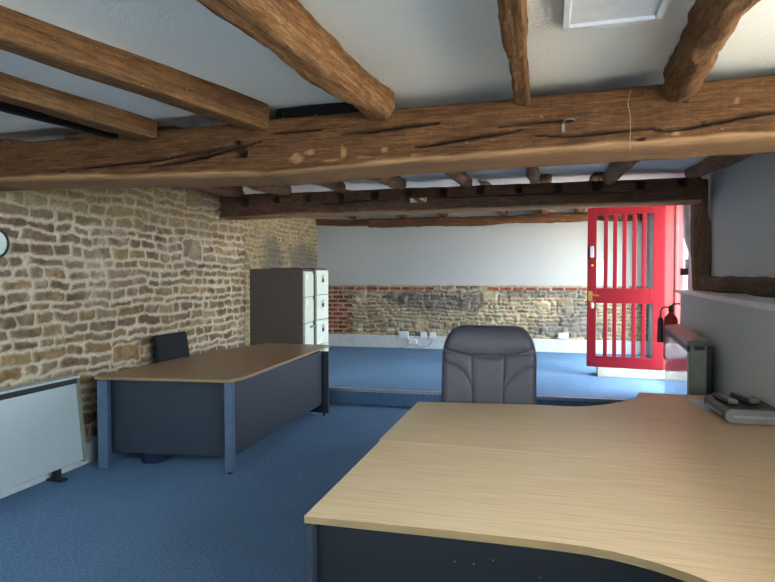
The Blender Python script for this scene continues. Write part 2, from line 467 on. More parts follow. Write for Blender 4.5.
def skin(u, v, D, ID, cols, mort, seed, depth=.03, joint0=.0):
    m = sstep(-.002, .012, D)
    face = .25+.75*((ID*313.0) % 1.0)
    h = m*(depth*face+.006*sstep(.0, .05, D))+m*.017*fbm(u, v, 18, seed+5, 4)+(1-m)*(.004*fbm(u, v, 30, seed+6, 3)+.004)
    c = pal(ID, cols, seed)*(1+.45*fbm(u, v, 20, seed+9, 4))[..., None]
    mo = np.array(lin(mort)[:3])*(1+.16*fbm(u, v, 9, seed+8, 4))[..., None]
    # mortar smeared over some faces
    sm = sstep(.18, .5, fbm(u, v, 7, seed+7, 4))*.35
    mm = np.clip(m*(1-sm), 0, 1)
    return h, c*mm[..., None]+mo*(1-mm[..., None])

STONES = [(138, 114, 90), (130, 108, 85), (146, 122, 92), (121, 101, 82), (152, 128, 96), (136, 115, 94), (128, 105, 84), (141, 121, 100), (117, 97, 78), (145, 117, 87)]
MORT = (208, 193, 170)
def left_fn(u, v):
    D, ID = layout(u, v, 9, 2.75, (.066, .118), (.11, .36), .012, 3, .03, 14, .022)
    h, c = skin(u, v, D, ID, STONES, MORT, 3, .028)
    w = sstep(.2, .7, fbm(u, v, .9, 60, 3))[..., None]*.25
    c = c*(1-w)+np.array(lin((196, 184, 164))[:3])*w
    top = sstep(1.86, 2.05, v+.05*fbm(u, v, 3, 66, 3))[..., None]*.5       # yellowish mortared band at the wall head
    c = c*(1-top)+np.array(lin((158, 138, 104))[:3])*top
    return h, c
LW_X = -3.59
o = rubble('wall_left', (LW_X-.02, -2.5, 0), (0, 1, 0), (1, 0, 0), 8.92, 2.66, .0125, left_fn, M['stone'], .63)
tag(o, 'rubble stone wall with pale mortar along the left of the room', kind='structure')

def return_fn(u, v):
    D, ID = layout(u, v, 4.2, 2.6, (.06, .10), (.10, .26), .012, 21, .03, 40)
    h, c = skin(u, v, D, ID, [(150, 130, 96), (140, 122, 90), (160, 140, 104), (132, 114, 84), (146, 128, 100)], (176, 160, 128), 21, .026)
    def blob(cu_, cv_, ru, rv): return sstep(1.25, .55, np.hypot((u-cu_)/ru, (v-cv_)/rv)+.45*fbm(u, v, 4, 77, 4))
    s = np.clip(blob(2.05, 1.75, .42, .40)+blob(3.25, 1.80, .62, .34)+blob(.35, 1.0, .45, 1.0)*.8, 0, 1)[..., None]*.72  # soot patches, and a tall darker patch at the near end
    return h, c*(1-s)+np.array(lin((104, 98, 92))[:3])*s
o = rubble('wall_left_far', (-4.24, 6.42, .0), (0, 1, 0), (1, 0, 0), 4.1, 2.72, .02, return_fn, M['stone'], .3)
tag(o, 'yellowish rubble wall with soot and other dark patches behind the filing cabinets', kind='structure')

BW0 = Vector((-4.35, 10.38, 0)); BWD = Vector((1, .042, 0)).normalized(); BWN = Vector((BWD.y, -BWD.x, 0))
def bwp(x): return 10.38+(x+4.35)*.042
def back_fn(u, v):
    D, ID = layout(u, v, 6.6, 1.2, (.055, .10), (.07, .24), .011, 41, .034, 22, .018)
    h, c = skin(u, v, D, ID, [(178, 158, 128), (160, 140, 112), (190, 170, 140), (146, 128, 106), (172, 146, 112), (150, 138, 124)], (200, 186, 162), 41, .055)
    h = h+.014*fbm(u, v, 11, 311, 4)
    def blob(cu_, cv_, ru, rv): return sstep(1.3, .5, np.hypot((u-cu_)/ru, (v-cv_)/rv)+.5*fbm(u, v, 3.2, 90, 4))
    s = np.clip(blob(1.95, .93, .55, .15)+blob(2.75, .85, .6, .22)+blob(4.6, .40, .75, .15)+blob(4.3, 1.06, .9, .10)+blob(4.9, .75, .4, .2), 0, 1)[..., None]*.62
    c = c*(1-s)+np.array(lin((112, 110, 112))[:3])*s
    # brick quoins at the left and a brick-on-top course
    bh = .082; row = np.floor(v/bh); fy = v-row*bh
    odd = (row % 2)
    bw = .225; un = u-.52+odd*.11; fx = un-np.floor(un/bw)*bw
    Db = np.minimum(np.minimum(fx, bw-fx), np.minimum(fy, bh-fy))-.006
    IDb = (np.sin(row*12.9898+np.floor(un/bw)*78.233)*43758.5453) % 1.0
    hb, cb = skin(u, v, Db, IDb, [(150, 74, 52), (164, 86, 62), (136, 70, 54), (158, 92, 70)], (200, 186, 166), 52, .012)
    q = (u < .70+.11*odd) | ((v > 1.075) & (u < 2.15+.3*np.sin(u*3))) | ((v > 1.085) & (fbm(u*.6, v*0, 1.2, 99, 2) > .05))
    h = np.where(q, hb+.01, h); c = np.where(q[..., None], cb, c)
    return h, c
o = rubble('wall_back', BW0+Vector((0, 0, .18)), BWD, BWN, 6.3, 1.165, .0145, back_fn, M['stone'], .3)
tag(o, 'low rubble stone and brick part of the far wall', kind='structure')

def struct(name, bm, m, label=None, smooth=False):
    return tag(obj(name, bm, m, smooth=smooth), label, kind='structure')
def wpoly(x0, x1, off0, off1):
    """plan strip along the far wall"""
    return [tuple((BW0+BWD*(x)+BWN*y).xy) for x, y in ((x0, off0), (x1, off0), (x1, off1), (x0, off1))]
# white plaster above, with a slightly uneven foot
bm = bmesh.new(); n = 120; front = []; 
for i in range(n+1):
    x = 6.3*i/n; zf = 1.345+.008*mn.noise(Vector((x*3, 0, 0)))-.0035*x*0
    front.append((x, zf))
for off in (.045, -.3):
    pass
lo = []; hi = []; lob = []; hib = []
for x, zf in front:
    p = BW0+BWD*x
    for lst, off, z in ((lo, .045, zf), (hi, .045, 2.78), (lob, -.3, zf), (hib, -.3, 2.78)):
        q = p+BWN*off; lst.append(bm.verts.new((q.x, q.y, z)))
for i in range(n):
    for a, b in ((lo, hi), (hi, hib), (hib, lob), (lob, lo)):
        bm.faces.new((a[i], a[i+1], b[i+1], b[i]))
struct('wall_back_upper', bm, M['white'], 'smooth white plastered upper part of the far wall')
struct('baseboard_back', prism(wpoly(.05, 6.05, .105, 0), .18, .405, .004), M['skirt'])

# floor, raised floor and step nosing
struct('floor', bx(-3.7, 2.1, -2.6, 6.7, -.1, 0), M['carpet'], 'blue carpeted lower floor')
def stepY(x): return 6.405+.055*(x+2.4)
up = [(-3.55, stepY(-3.55)), (1.62, stepY(1.62)), (1.62, 7.2), (1.95, 7.2), (1.95, 8.2), (1.75, 8.2), (1.75, 10.9), (-4.4, 10.9), (-4.4, 6.42), (-3.55, 6.42)]
struct('floor_upper', prism(up, -.1, .18), M['carpet'], 'raised blue carpeted floor at the far end, one step up')
bm = bmesh.new()
prism([(-3.55, stepY(-3.55)-.012), (1.60, stepY(1.60)-.012), (1.60, stepY(1.60)+.035), (-3.55, stepY(-3.55)+.035)], .150, .186, .004, bm)
struct('trim_1', bm, M['alu'], 'pale metal nosing along the edge of the carpeted step')

# ceiling: one plastered soffit rising towards the far end
prof = [(-2.6, 2.38), (0, 2.385), (2.2, 2.38), (2.9, 2.385), (3.3, 2.43), (6.2, 2.55), (10.9, 2.70)]
pts = []
for (a, za), (b, zb_) in zip(prof, prof[1:]):
    k = max(1, int((b-a)/.12))
    for i in range(k): pts.append((a+(b-a)*i/k, za+(zb_-za)*i/k))
pts.append(prof[-1])
bm = bmesh.new(); nx = 56; rows_ = []
for y, z in pts:
    rows_.append([bm.verts.new((-4.55+6.7*i/nx, y, z+.012*mn.noise(Vector((i*.35, y*1.4, 0)))-(.055*min(1, max(0, (-1.45-(-4.55+6.7*i/nx))/.45)) if y < 2.75 else 0))) for i in range(nx+1)])
for a, b in zip(rows_, rows_[1:]):
    for i in range(nx): bm.faces.new((a[i], a[i+1], b[i+1], b[i]))
ed = [e for e in bm.edges if e.is_boundary]
r = bmesh.ops.extrude_edge_only(bm, edges=ed); nv = [g for g in r['geom'] if isinstance(g, bmesh.types.BMVert)]
for v in nv: v.co.z = 2.95
bmesh.ops.contextual_create(bm, geom=[e for e in bm.edges if e.is_boundary])
o = struct('ceiling', bm, M['ceil'], 'uneven white plaster ceiling between the joists', smooth=True)

# wall behind the camera with an added fill window, right walls
def wall_with_hole(axis, c0, c1, a0, a1, z0, z1, h):
    bm = bmesh.new(); ha, hb, hz0, hz1 = h
    def b(u0, u1, w0, w1):
        if axis == 'x': box(bm, c0, c1, u0, u1, w0, w1)
        else: box(bm, u0, u1, c0, c1, w0, w1)
    b(a0, ha, z0, z1); b(hb, a1, z0, z1); b(ha, hb, z0, hz0); b(ha, hb, hz1, z1)
    return bm
RW = 1.64
struct('wall_front', wall_with_hole('y', -2.9, -2.5, -3.9, 2.1, 0, 2.5, (-2.6, -.5, 1.25, 2.1)), M['white'], 'white wall behind the viewpoint with an added fill-light window')
struct('wall_right_upper', wall_with_hole('x', RW, 2.0, -2.5, 7.0, 1.30, 2.6, (-1.2, 2.35, 1.40, 2.28)), M['grey'], 'grey painted upper wall on the right, set back above the ledge')
def rx(y): return 1.30 if y < 3.9 else 1.30+.055*(y-3.9)
struct('wall_right', prism([(rx(-2.5), -2.5), (rx(3.9), 3.9), (rx(7.15), 7.15), (2.0, 7.15), (2.0, -2.5)], 0, 1.325), M['grey'], 'grey painted lower wall on the right under the ledge')
struct('wall_right_far', wall_with_hole('x', 1.70, 1.95, 8.12, 10.9, .0, 2.75, (8.45, 10.0, .35, 2.3)), M['white'], 'white right-hand wall behind the red door')
struct('wall_right_lintel', bx(1.60, 2.0, 7.0, 8.13, 2.45, 2.75), M['white'])
# ledge
bm = prism([(rx(-2.5)-.075, -2.5), (rx(3.9)-.075, 3.9), (rx(7.15)-.06, 7.15), (1.70, 7.15), (1.68, 6.9), (1.68, -2.5)], 1.315, 1.353, .009)
for v in bm.verts: v.co.z += max(0, (v.co.y-3.4))*.0042-.006
struct('trim_2', bm, M['ledge'], 'pale painted ledge along the top of the lower right wall')

def window(name, axis, c, a0, a1, z0, z1, bars, label):
    t = thing(name, label, None, kind='structure')
    bm = bmesh.new()
    def b(bm, u0, u1, w0, w1, d0, d1):
        if axis == 'x': box(bm, c+d0, c+d1, u0, u1, w0, w1)
        else: box(bm, u0, u1, c+d0, c+d1, w0, w1)
    f = .05
    b(bm, a0, a1, z0, z0+f, -.03, .03); b(bm, a0, a1, z1-f, z1, -.03, .03)
    b(bm, a0, a0+f, z0+f, z1-f, -.03, .03); b(bm, a1-f, a1, z0+f, z1-f, -.03, .03)
    for k in range(1, bars):
        u = a0+(a1-a0)*k/bars; b(bm, u-.02, u+.02, z0+f, z1-f, -.025, .025)
    obj('window_frame', bm, M['skirt'], t)
    for k in range(bars):
        u0 = a0+(a1-a0)*k/bars; u1 = a0+(a1-a0)*(k+1)/bars
        bm = bmesh.new(); b(bm, u0+.01, u1-.01, z0+.02, z1-.02, -.003, .003)
        obj('pane', bm, M['glass'], t)
    return t
window('window_1', 'x', 1.88, -1.2, 2.35, 1.40, 2.28, 4, 'window in the upper right wall beside the viewpoint')
window('fill_window', 'y', -2.75, -2.6, -.5, 1.25, 2.1, 3, 'added wide window behind the viewpoint, for fill light')  # unseen window, added for fill light from behind the camera
window('window_3', 'x', 1.84, 8.45, 10.0, .35, 2.3, 2, 'window in the far right wall behind the red door')

# skirting along the stone wall
struct('baseboard_left', bx(LW_X-.02, LW_X+.055, -2.45, 6.38, 0, .17, .006), M['skirt'])

# ------------------------------------------------------------------ great beam
def px(x, y, Y): p = atY(x, y, Y); return (p.x, p.z)
def crack(pp, Y): return [px(a, b, Y) for a, b in pp]
FY = 2.7
cr = [(crack([(150, 168), (185, 161), (230, 150), (262, 141)], FY), .006), (crack([(60, 172), (105, 166), (160, 160), (200, 152), (236, 146)], FY), .004),
      (crack([(262, 135), (300, 131), (330, 127)], FY), .004), (crack([(340, 134), (372, 131), (405, 127), (440, 123)], FY), .006),
      (crack([(415, 148), (445, 142), (475, 137), (500, 134), (520, 130)], FY), .007), (crack([(500, 127), (530, 123), (560, 121), (577, 121)], FY), .004),
      (crack([(530, 136), (570, 136), (610, 132), (650, 129), (680, 130)], FY), .004), (crack([(655, 132), (690, 128), (720, 121), (745, 116), (775, 112), (800, 109)], FY), .006)]
def zfb(x): return float(np.interp(x, [-3.7, -3.1, -2.2, -1.37, -.7, 0, .9, 1.6], [2.075, 2.072, 2.045, 2.026, 2.050, 2.064, 2.076, 2.085]))
rec = []
for (a, b, w, h, dp) in [(240, 154, 6, 3.5, .05), (236, 143, 2.5, 2.5, .02), (683, 100, 5, 1.6, .02), (641, 140, 4, 1.6, .02), (702, 122, 1.5, 1.5, .02)]:
    x0, z1 = px(a-w, b-h, FY); x1, z0 = px(a+w, b+h, FY); rec.append((x0, x1, z0, z1, dp))
smears = []
for (a, b, w_, h_) in [(296, 158, 7, 6), (310, 152, 7, 3.5), (343, 152, 3.5, 7), (362, 157, 13, 2), (388, 160, 12, 1.8), (330, 160, 10, 2), (384, 150, 3, 3), (676, 133, 4, 4), (466, 141, 2, 3), (738, 100, 3, 4), (415, 155, 8, 1.5)]:
    q = px(a, b, FY); q2_ = px(a+w_, b-h_, FY); smears.append((q[0], q[1], q2_[0]-q[0], q2_[1]-q[1]))
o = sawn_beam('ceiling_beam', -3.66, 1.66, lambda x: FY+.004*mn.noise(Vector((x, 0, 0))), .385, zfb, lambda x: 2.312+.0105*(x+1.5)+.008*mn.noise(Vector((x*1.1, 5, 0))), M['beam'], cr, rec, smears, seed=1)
tag(o, 'massive brown oak beam with long dark cracks spanning the whole ceiling in front', 'beam')

o = obj('wire', tube([atY(x, y, FY-.004) for x, y in [(631, 90), (629, 97), (628, 104), (630, 114), (630.5, 128), (630, 140), (630, 150)]], .0013, 6), M['wire'])
tag(o, 'thin pale wire running down the face of the great beam', 'wire')
p = atY(563, 126, FY)
t = thing('hook', 'small grey metal hook fixed to the face of the great beam', 'hook', (p.x, p.y, p.z))
obj('plate', bx(-.006, .008, -.010, .006, -.028, .006, .002), M['hookgrey'], t)
obj('arm', tube([(0, -.008, .008), (.012, -.02, .022), (.04, -.02, .024), (.05, -.018, .016)], .003, 8), M['hookgrey'], t)
# far beam with empty mortices
P0 = atX(220, 218, LW_X)
def yb(x): return 5.86+(x-LW_X)*.082
def bb(x): return 2.172+(x-LW_X)*.0135
def bt(x): return 2.44+(x-LW_X)*.009
def onbeam(x, y):
    d = ray(x, y); k = (5.86+.082*-LW_X)/(d.y-.082*d.x); return C0+d*k
rec = []
for mx, my, w, h in [(245, 202.5, 3, 4), (276, 199.5, 3.2, 3), (307, 198, 3.2, 4), (340, 197, 3.2, 4), (374, 195.5, 3.5, 4), (408, 193, 3.2, 3.2), (443, 192.5, 3.6, 4.2), (480, 190.5, 3.8, 4), (519, 189, 3.8, 4), (558, 187.5, 4, 4.5), (597, 185.5, 4, 5), (640, 184.5, 4.2, 4.5), (683, 182.5, 4.2, 4.5)]:
    a = onbeam(mx-w, my-h); b = onbeam(mx+w, my+h); rec.append((a.x, b.x, b.z, a.z, .07))
a = onbeam(405, 197.3); b = onbeam(427, 201.8)
crk = [([(onbeam(x, y).x, onbeam(x, y).z) for x, y in pl], w) for pl, w in
       [([(300, 205), (340, 203), (400, 199)], .004), ([(430, 199), (480, 196), (540, 194), (600, 193), (660, 190)], .004)]]
o = sawn_beam('far_ceiling_beam', -3.62, 1.48, yb, .27, bb, bt, M['dark'], crk, rec, slot=(a.x, b.x, b.z, a.z, .034), step=.013, nF=36, seed=4)
tag(o, 'dark oak beam with a row of empty mortices over the step', 'beam')

# ------------------------------------------------------------------ near joists
G = 'joists bearing on the front of the great beam'
def nj(name, p0, p1, w, h, n, label, mat=M['joist'], **k):
    o = timber(name, p0, p1, w, h, mat, n=n, **k); tag(o, label, 'joist', G); return o
def ext(a, b, y0, y1):
    """stretch the line a-b (x, y) to the given y values"""
    s = (b[0]-a[0])/(b[1]-a[1]); return (a[0]+s*(y0-a[1]), y0), (a[0]+s*(y1-a[1]), y1)
def joist(label, a, b, w, zbot, ztop, n, seed, amp=.008, taper=(1, 1), bend=.015, yend=2.72, ystart=-.9, roll=0, rug=0):
    (xa, ya), (xb, yb_) = ext(a, b, ystart, yend)
    h = ztop-zbot; zc = (ztop+zbot)/2
    return nj('ceiling_joist', (xa, ya, zc), (xb, yb_, zc), w, h, n, label, amp=amp, taper=taper, bend=bend, seed=seed, N=64 if rug else 40, step=.014 if rug else .025, roll=roll, rug=rug)
joist('squared brown joist furthest left of the near ceiling', (-2.17, 1.85), (-2.05, 2.66), .11, 2.235, 2.36, 12, 2, ystart=0.2, yend=2.66, bend=.004, amp=.005)
joist('squared brown joist second from the left of the near ceiling', (-1.70, 1.485), (-1.425, 2.7), .11, 2.252, 2.40, 12, 3, ystart=.0, bend=.004, amp=.005)
joist('gnarled round log joist, pale brown, third from the left', (-.865, 1.5), (-.775, 2.7), .165, 2.25, 2.43, 3.2, 4, amp=.012, taper=(1.02, .92), bend=.012, rug=.55)
bpy.data.objects['ceiling_joist.002'].data.materials[0] = M['log']
joist('narrow chipped joist tapering to its end, left of the ceiling panel', (-.10, 1.7), (-.104, 2.7), .085, 2.27, 2.42, 4.5, 5, amp=.010, taper=(1.4, .85), bend=.008, rug=1)
joist('round rough log joist right of the ceiling panel', (.525, 1.9), (.535, 2.7), .135, 2.24, 2.42, 2.8, 6, amp=.014, taper=(1.04, .98), bend=.012, rug=1)
a = atZ(0, 109, 2.275); b = atZ(105, 135, 2.275)
s_, e_ = ext((a.x, a.y), (b.x, b.y), .6, 2.8)
o = timber('ceiling_joist', (s_[0], s_[1], 2.31), (e_[0], e_[1], 2.31), .05, .08, M['shade_black'], n=8, amp=.004, bend=.004, seed=12); tag(o, 'thin black strip standing for the shaded underside of the furthest left brown joist', 'joist', G)  # black strip painting the shaded underside of the joist beside it
# black piece painting the shade of the open gap under the sagging plaster
o = timber('gap_shade', (-1.37, 2.84, 2.345), (-.80, 2.83, 2.345), .16, .10, M['shade_black'], n=6, seed=9)
tag(o, 'black piece standing for the dark gap over the great beam between two joists', 'timber')

# ------------------------------------------------------------------ middle joists
G2 = 'joists between the two beams'
mid = [(286, 190, .15, 2.6, 'first'), (341, 188.5, .13, 2.6, 'second'), (400, 185, .15, 2.4, 'third'), (467, 183.5, .12, 2.6, 'fourth'), (536, 181.5, .09, 3.5, 'fifth, thin'), (610, 180, .15, 2.4, 'sixth'), (694, 174, .17, 2.4, 'seventh')]
lab = ['weathered joist end on the dark far beam, nearest the stone wall', 'weathered joist end second from the stone wall on the far beam', 'round joist end third from the stone wall on the far beam',
       'tapering joist end over the grey chair, left of the chair centre', 'thin sharp joist end on the far beam, above the chair right edge', 'thick round log end on the far beam above the red door', 'thick dark log meeting the timber post at the right wall']
for i, (x, y, w, n, _) in enumerate(mid):
    p = onbeam(x, y); e = Vector((p.x, p.y-.02, p.z+.02)); s = Vector((p.x*.985+(-.05 if p.x < 0 else .02), 2.95, 2.375))
    o = timber('far_joist', s, e+(e-s)*.02, w, w*1.0, M['joist_grey'], n=n, amp=.014, bend=.03, seed=20+i, taper=(1.1, .9))
    tag(o, lab[i], 'joist', G2)
o = timber('far_joist', (-3.42, 2.95, 2.34), (-3.38, 5.86, 2.49), .17, .17, M['joist_grey'], n=3, amp=.012, seed=33)
tag(o, 'reddish joist lying along the head of the left stone wall', 'joist', G2)

# far room rafters and wall plate
for i, (x, lb) in enumerate([(352, 'tan rafter seen under the dark beam above the filing cabinet side'), (402, 'tan rafter second from left under the dark beam'), (443, 'tan rafter above the left edge of the grey chair'), (503, 'tan rafter above the right half of the grey chair'), (545, 'tan rafter between the chair and the red door'), (580, 'tan rafter just left of the red door')]):
    p = atY(x, 214, bwp(-2)-.15)
    o = timber('rafter', (p.x*.93, 6.1, 2.60), (p.x, bwp(p.x)-.02, 2.655), .14, .12, M['joist'], n=4, amp=.01, seed=40+i)
    tag(o, lb, 'rafter', 'rafters over the raised floor')
p = atY(320, 222.5, 10.33); q = atY(372, 222.5, 10.36)
o = timber('wall_plate', (p.x-.2, 10.32, p.z), (q.x+.1, 10.36, q.z), .12, .12, M['plate'], n=4, amp=.012, seed=50)
tag(o, 'short dark wall plate at the top of the far wall near the stone', 'timber')
p = atY(368, 223, 10.33); q = atY(592, 215.5, 10.45)
o = timber('wall_plate', (p.x, 10.33, p.z), (q.x+.8, 10.50, q.z-.03), .15, .17, M['plate'], n=3, amp=.022, bend=.04, seed=51, taper=(1.05, .8))
tag(o, 'long rough pole wall plate along the top of the white far wall', 'timber')

# post, sill timber
o = timber('timber_post', (1.565, 6.60, 1.36), (1.535, 6.60, 2.50), .14, .155, M['dark'], n=6, amp=.012, bend=.03, seed=60, N=40)
tag(o, 'dark upright timber post beside the doorway under the far beam', 'post')
o = timber('timber_sill', (1.585, 6.72, 1.425), (1.59, 3.0, 1.42), .12, .14, M['sill'], n=5, amp=.012, bend=.015, seed=61)
tag(o, 'low weathered sill timber lying on the ledge against the upper wall', 'timber')

# ceiling hatch
t = thing('ceiling_hatch', 'flat white framed panel on the near ceiling', 'hatch', (.21, 1.75, 2.375))
bm = bmesh.new()
for a in ((-.16, .16, -.45, -.425), (-.16, .16, .335, .36), (-.16, -.135, -.425, .335), (.135, .16, -.425, .335)): box(bm, a[0], a[1], a[2], a[3], -.022, .01, .004)
obj('frame', bm, M['skirt'], t)
obj('panel', bx(-.135, .135, -.425, .335, -.010, .01), M['skirt'], t)

# ------------------------------------------------------------------ red door
hx, hy = 1.475, 8.03
ang = math.atan2(8.13-hy, .545-hx)
DL = math.hypot(.545-hx, 8.13-hy)
door = thing('door_1', 'red ledged glazed door with vertical bars standing open by the right wall', None, (hx, hy, 0), ang-math.pi, kind='structure')
# local x runs from the free edge (-DL) to the hinge (0); front (towards the camera) is -y
z0, z1 = .305, 2.425
def dx(p): return -DL+(p-588)/77.0*DL
def dz(p): return z1-(p-207.0)/(368-207.0)*(z1-z0)
bm = bmesh.new(); T = .022
sl, sr = dx(597.5), dx(654)
box(bm, -DL, sl, -T, T, z0, z1, .004); box(bm, sr, 0, -T, T, z0, z1, .004)
for a, b in ((dz(215), z1), (dz(303.5), dz(288.5)), (z0, dz(357))): box(bm, sl, sr, -T, T, a, b, .004)
obj('door_leaf', bm, M['red'], door)
for k in range(5):
    c = sl+(sr-sl)*(k+1)/6+(.004 if k > 2 else 0)
    obj('bar', bx(c-.026, c+.026, -.024, .016, dz(288.5), dz(215), .007), M['red'], door)
    obj('bar', bx(c-.026, c+.026, -.024, .016, dz(357), dz(303.5), .007), M['red'], door)
obj('pane', bx(sl-.005, sr+.005, .008, .014, dz(288.5)-.005, dz(215)+.005), M['glass'], door)
obj('pane', bx(sl-.005, sr+.005, .008, .014, dz(357)-.005, dz(303.5)+.005), M['glass'], door)
n = bx(dx(590.6), dx(594.8), -.055, -T, dz(258), dz(246), .008); obj('night_latch', n, M['chrome'], door)
n = lathe([(.016, 0), (.016, .012), (.010, .016), (.010, .02)], 16, mtx=Matrix.Translation((dx(593), -T, dz(265.5))) @ Matrix.Rotation(math.pi/2, 4, 'X')); obj('lock_cylinder', n, M['brass'], door)
hb = obj('door_handle', bx(dx(589), dx(593.5), -.03, -T, dz(301), dz(291.5), .004), M['brass'], door)
obj('lever', tube([(dx(591.5), -.03, dz(295)), (dx(591.5), -.07, dz(295)), (dx(594), -.075, dz(295.2)), (dx(600.5), -.072, dz(296))], .009, 10), M['brass'], hb)
t = thing('key_bunch', 'bunch of keys with pale tags hanging from the red door lock', 'keys', door.matrix_basis @ Vector((dx(592.5), -.05, dz(300))), ang-math.pi)
obj('key_ring', tube([(0.016*math.sin(a*math.pi/6), 0, -.016+.016*math.cos(a*math.pi/6)) for a in range(13)], .002, 6, sub=1), M['chrome'], t)
obj('key', bx(-.012, .006, -.004, .0, -.095, -.03, .001), M['brass'], t)
obj('key_tag', bx(.004, .034, -.014, -.008, -.115, -.04, .004), M['paper'], t)
obj('key_tag', bx(.022, .046, -.010, -.005, -.10, -.06, .004), M['green'], t)

# door frame: far jamb, head and near jamb
bm = bmesh.new()
box(bm, 1.485, 1.60, 8.06, 8.16, .18, 2.46, .004); box(bm, 1.595, 1.635, 8.035, 8.16, .18, 2.46, .008); box(bm, 1.63, 1.702, 8.07, 8.16, .18, 2.46, .004)
box(bm, 1.60, 1.76, 7.12, 8.10, 2.44, 2.50)
struct('trim_3', bm, M['redframe'], 'red painted frame on the hinge side of the open door')
bm = bx(1.555, 1.72, 6.93, 7.17, 1.355, 2.46, .006)
struct('trim_4', bm, M['skirt'], 'white frame timber on the latch side of the doorway')
k = bx(1.515, 1.556, 7.04, 7.13, 1.60, 1.70, .006); tag(obj('lock_keeper', k, M['alu']), 'grey lock keeper box on the white doorway frame', 'lock')
k = bx(1.475, 1.556, 7.135, 7.165, 1.52, 1.60, .006); tag(obj('lock_keeper', k, M['heatdark']), 'small dark lock keeper on the edge of the white doorway frame', 'lock')
pp = [atY(x, y, 6.86) for x, y in [(683.5, 203), (688.5, 203), (689.5, 234), (693.5, 248), (695, 289), (691.5, 289), (690, 253), (685.2, 238)]]
bm = bmesh.new(); fa = [bm.verts.new((q.x, 6.84, q.z)) for q in pp]; fb = [bm.verts.new((q.x, 6.93, q.z)) for q in pp]
bm.faces.new(fa); bm.faces.new(fb[::-1])
for k in range(len(pp)): bm.faces.new((fa[k], fb[k], fb[(k+1) % len(pp)], fa[(k+1) % len(pp)]))
struct('trim_6', bm, M['ledge'], 'pale wavy plaster edge between the doorway and the dark post')
# doorstep inside the door
bm = prism([(.68, 8.05), (1.60, 7.98), (1.60, 8.06), (1.75, 8.06), (1.75, 7.6), (1.75, 8.06), (1.60, 8.42), (.70, 8.44)], .18, .296) if False else bx(-.46, .46, -.17, .17, 0, .118, .006)
o = obj('door_step', bm, M['step']); o.location = (1.125, 8.22, .18); o.rotation_euler = (0, 0, -.04)
o.location.x = 1.145; tag(o, 'low pale step box on the blue carpet beneath the red door', 'step')
struct('trim_5', bx(1.55, 2.0, 7.17, 8.06, .18, .30, .005), M['step'], 'pale stone threshold of the doorway')

# ------------------------------------------------------------------ fire extinguisher
t = thing('fire_extinguisher', 'red fire extinguisher hung on the right wall beside the open door', 'fire extinguisher', (1.355, 7.0, .575))
obj('cylinder', lathe([(.055, 0), (.074, .02), (.074, .42), (.066, .465), (.045, .50), (.024, .52), (.022, .54)], 28), M['extred'], t, smooth=True)
obj('valve', lathe([(.026, .54), (.028, .555), (.024, .60), (.012, .612)], 16), M['blackplastic'], t)
obj('handle', tube([(.0, -.01, .60), (.03, -.02, .625), (.085, -.03, .628)], .010, 8), M['blackplastic'], t)
obj('hose', tube([(-.01, 0, .585), (-.06, -.02, .59), (-.105, -.03, .56), (-.112, -.03, .45)], .009, 8), M['blackplastic'], t)
obj('horn', lathe([(.030, 0), (.033, .01), (.028, .25), (.014, .28)], 16, mtx=Matrix.Translation((-.112, -.03, .20))), M['blackplastic'], t)
obj('bracket', bx(.06, .176, -.03, .03, .10, .14, .003), M['heatdark'], t)

# ------------------------------------------------------------------ heaters
# left heater against the stone
t = thing('storage_heater', 'long pale storage heater along the stone wall at the left edge', 'heater', (-3.45, 2.75, 0))
L2 = .86
lean = Matrix.Shear('XY', 4, (0, 0)) 
def hb_(y0, y1, zl, zt_, x0, x1, b=.006): return bx(x0, x1, y0, y1, zl, zt_, b)
bm = hb_(-L2, L2-.02, .105, .69, -.09, 0, .008)
for v in bm.verts: v.co.x += (.69-v.co.z)*.11
obj('front_panel', bm, M['heater'], t)
for ya, yb2 in ((L2-.02, L2+.018), (-L2-.03, -L2)):
    bm = hb_(ya, yb2, .09, .735, -.115, .0, .006)
    for v in bm.verts: v.co.x += (.69-v.co.z)*.11+.002
    obj('end_cap', bm, M['heatside'], t)
obj('top', bx(-.118, .004, -L2, L2+.02, .725, .745, .006), M['heater'], t)
g = bx(-.1, .004, -L2, L2-.01, .688, .728, .003); obj('grille', g, M['heatdark'], t)
for y in (-.55, .66):
    bm = bx(-.03, .01, y-.025, y+.025, .012, .15, .003); box(bm, -.08, .06, y-.03, y+.03, 0, .016, .004); obj('foot', bm, M['heatdark'], t)
o = obj('cable', tube([(-3.50, 3.60, .16), (-3.47, 3.63, .07), (-3.46, 3.69, .05), (-3.49, 3.73, .09), (-3.525, 3.75, .17)], .006, 8), M['sock'])
tag(o, 'white cable looping from the end of the left storage heater', 'cable')

# right heater
HY0, HY1 = 5.1, 6.72
d0 = ray(688, 345); d1 = ray(665.5, 328)
A = C0+d0*(HY0/d0.y); B = C0+d1*(HY1/d1.y)
dirv = Vector((B.x-A.x, B.y-A.y, 0)); HL = dirv.length
t = thing('storage_heater', 'storage heater with a glossy front and slatted dark top on the right wall', 'heater', (A.x, A.y, 0), math.atan2(dirv.y, dirv.x))
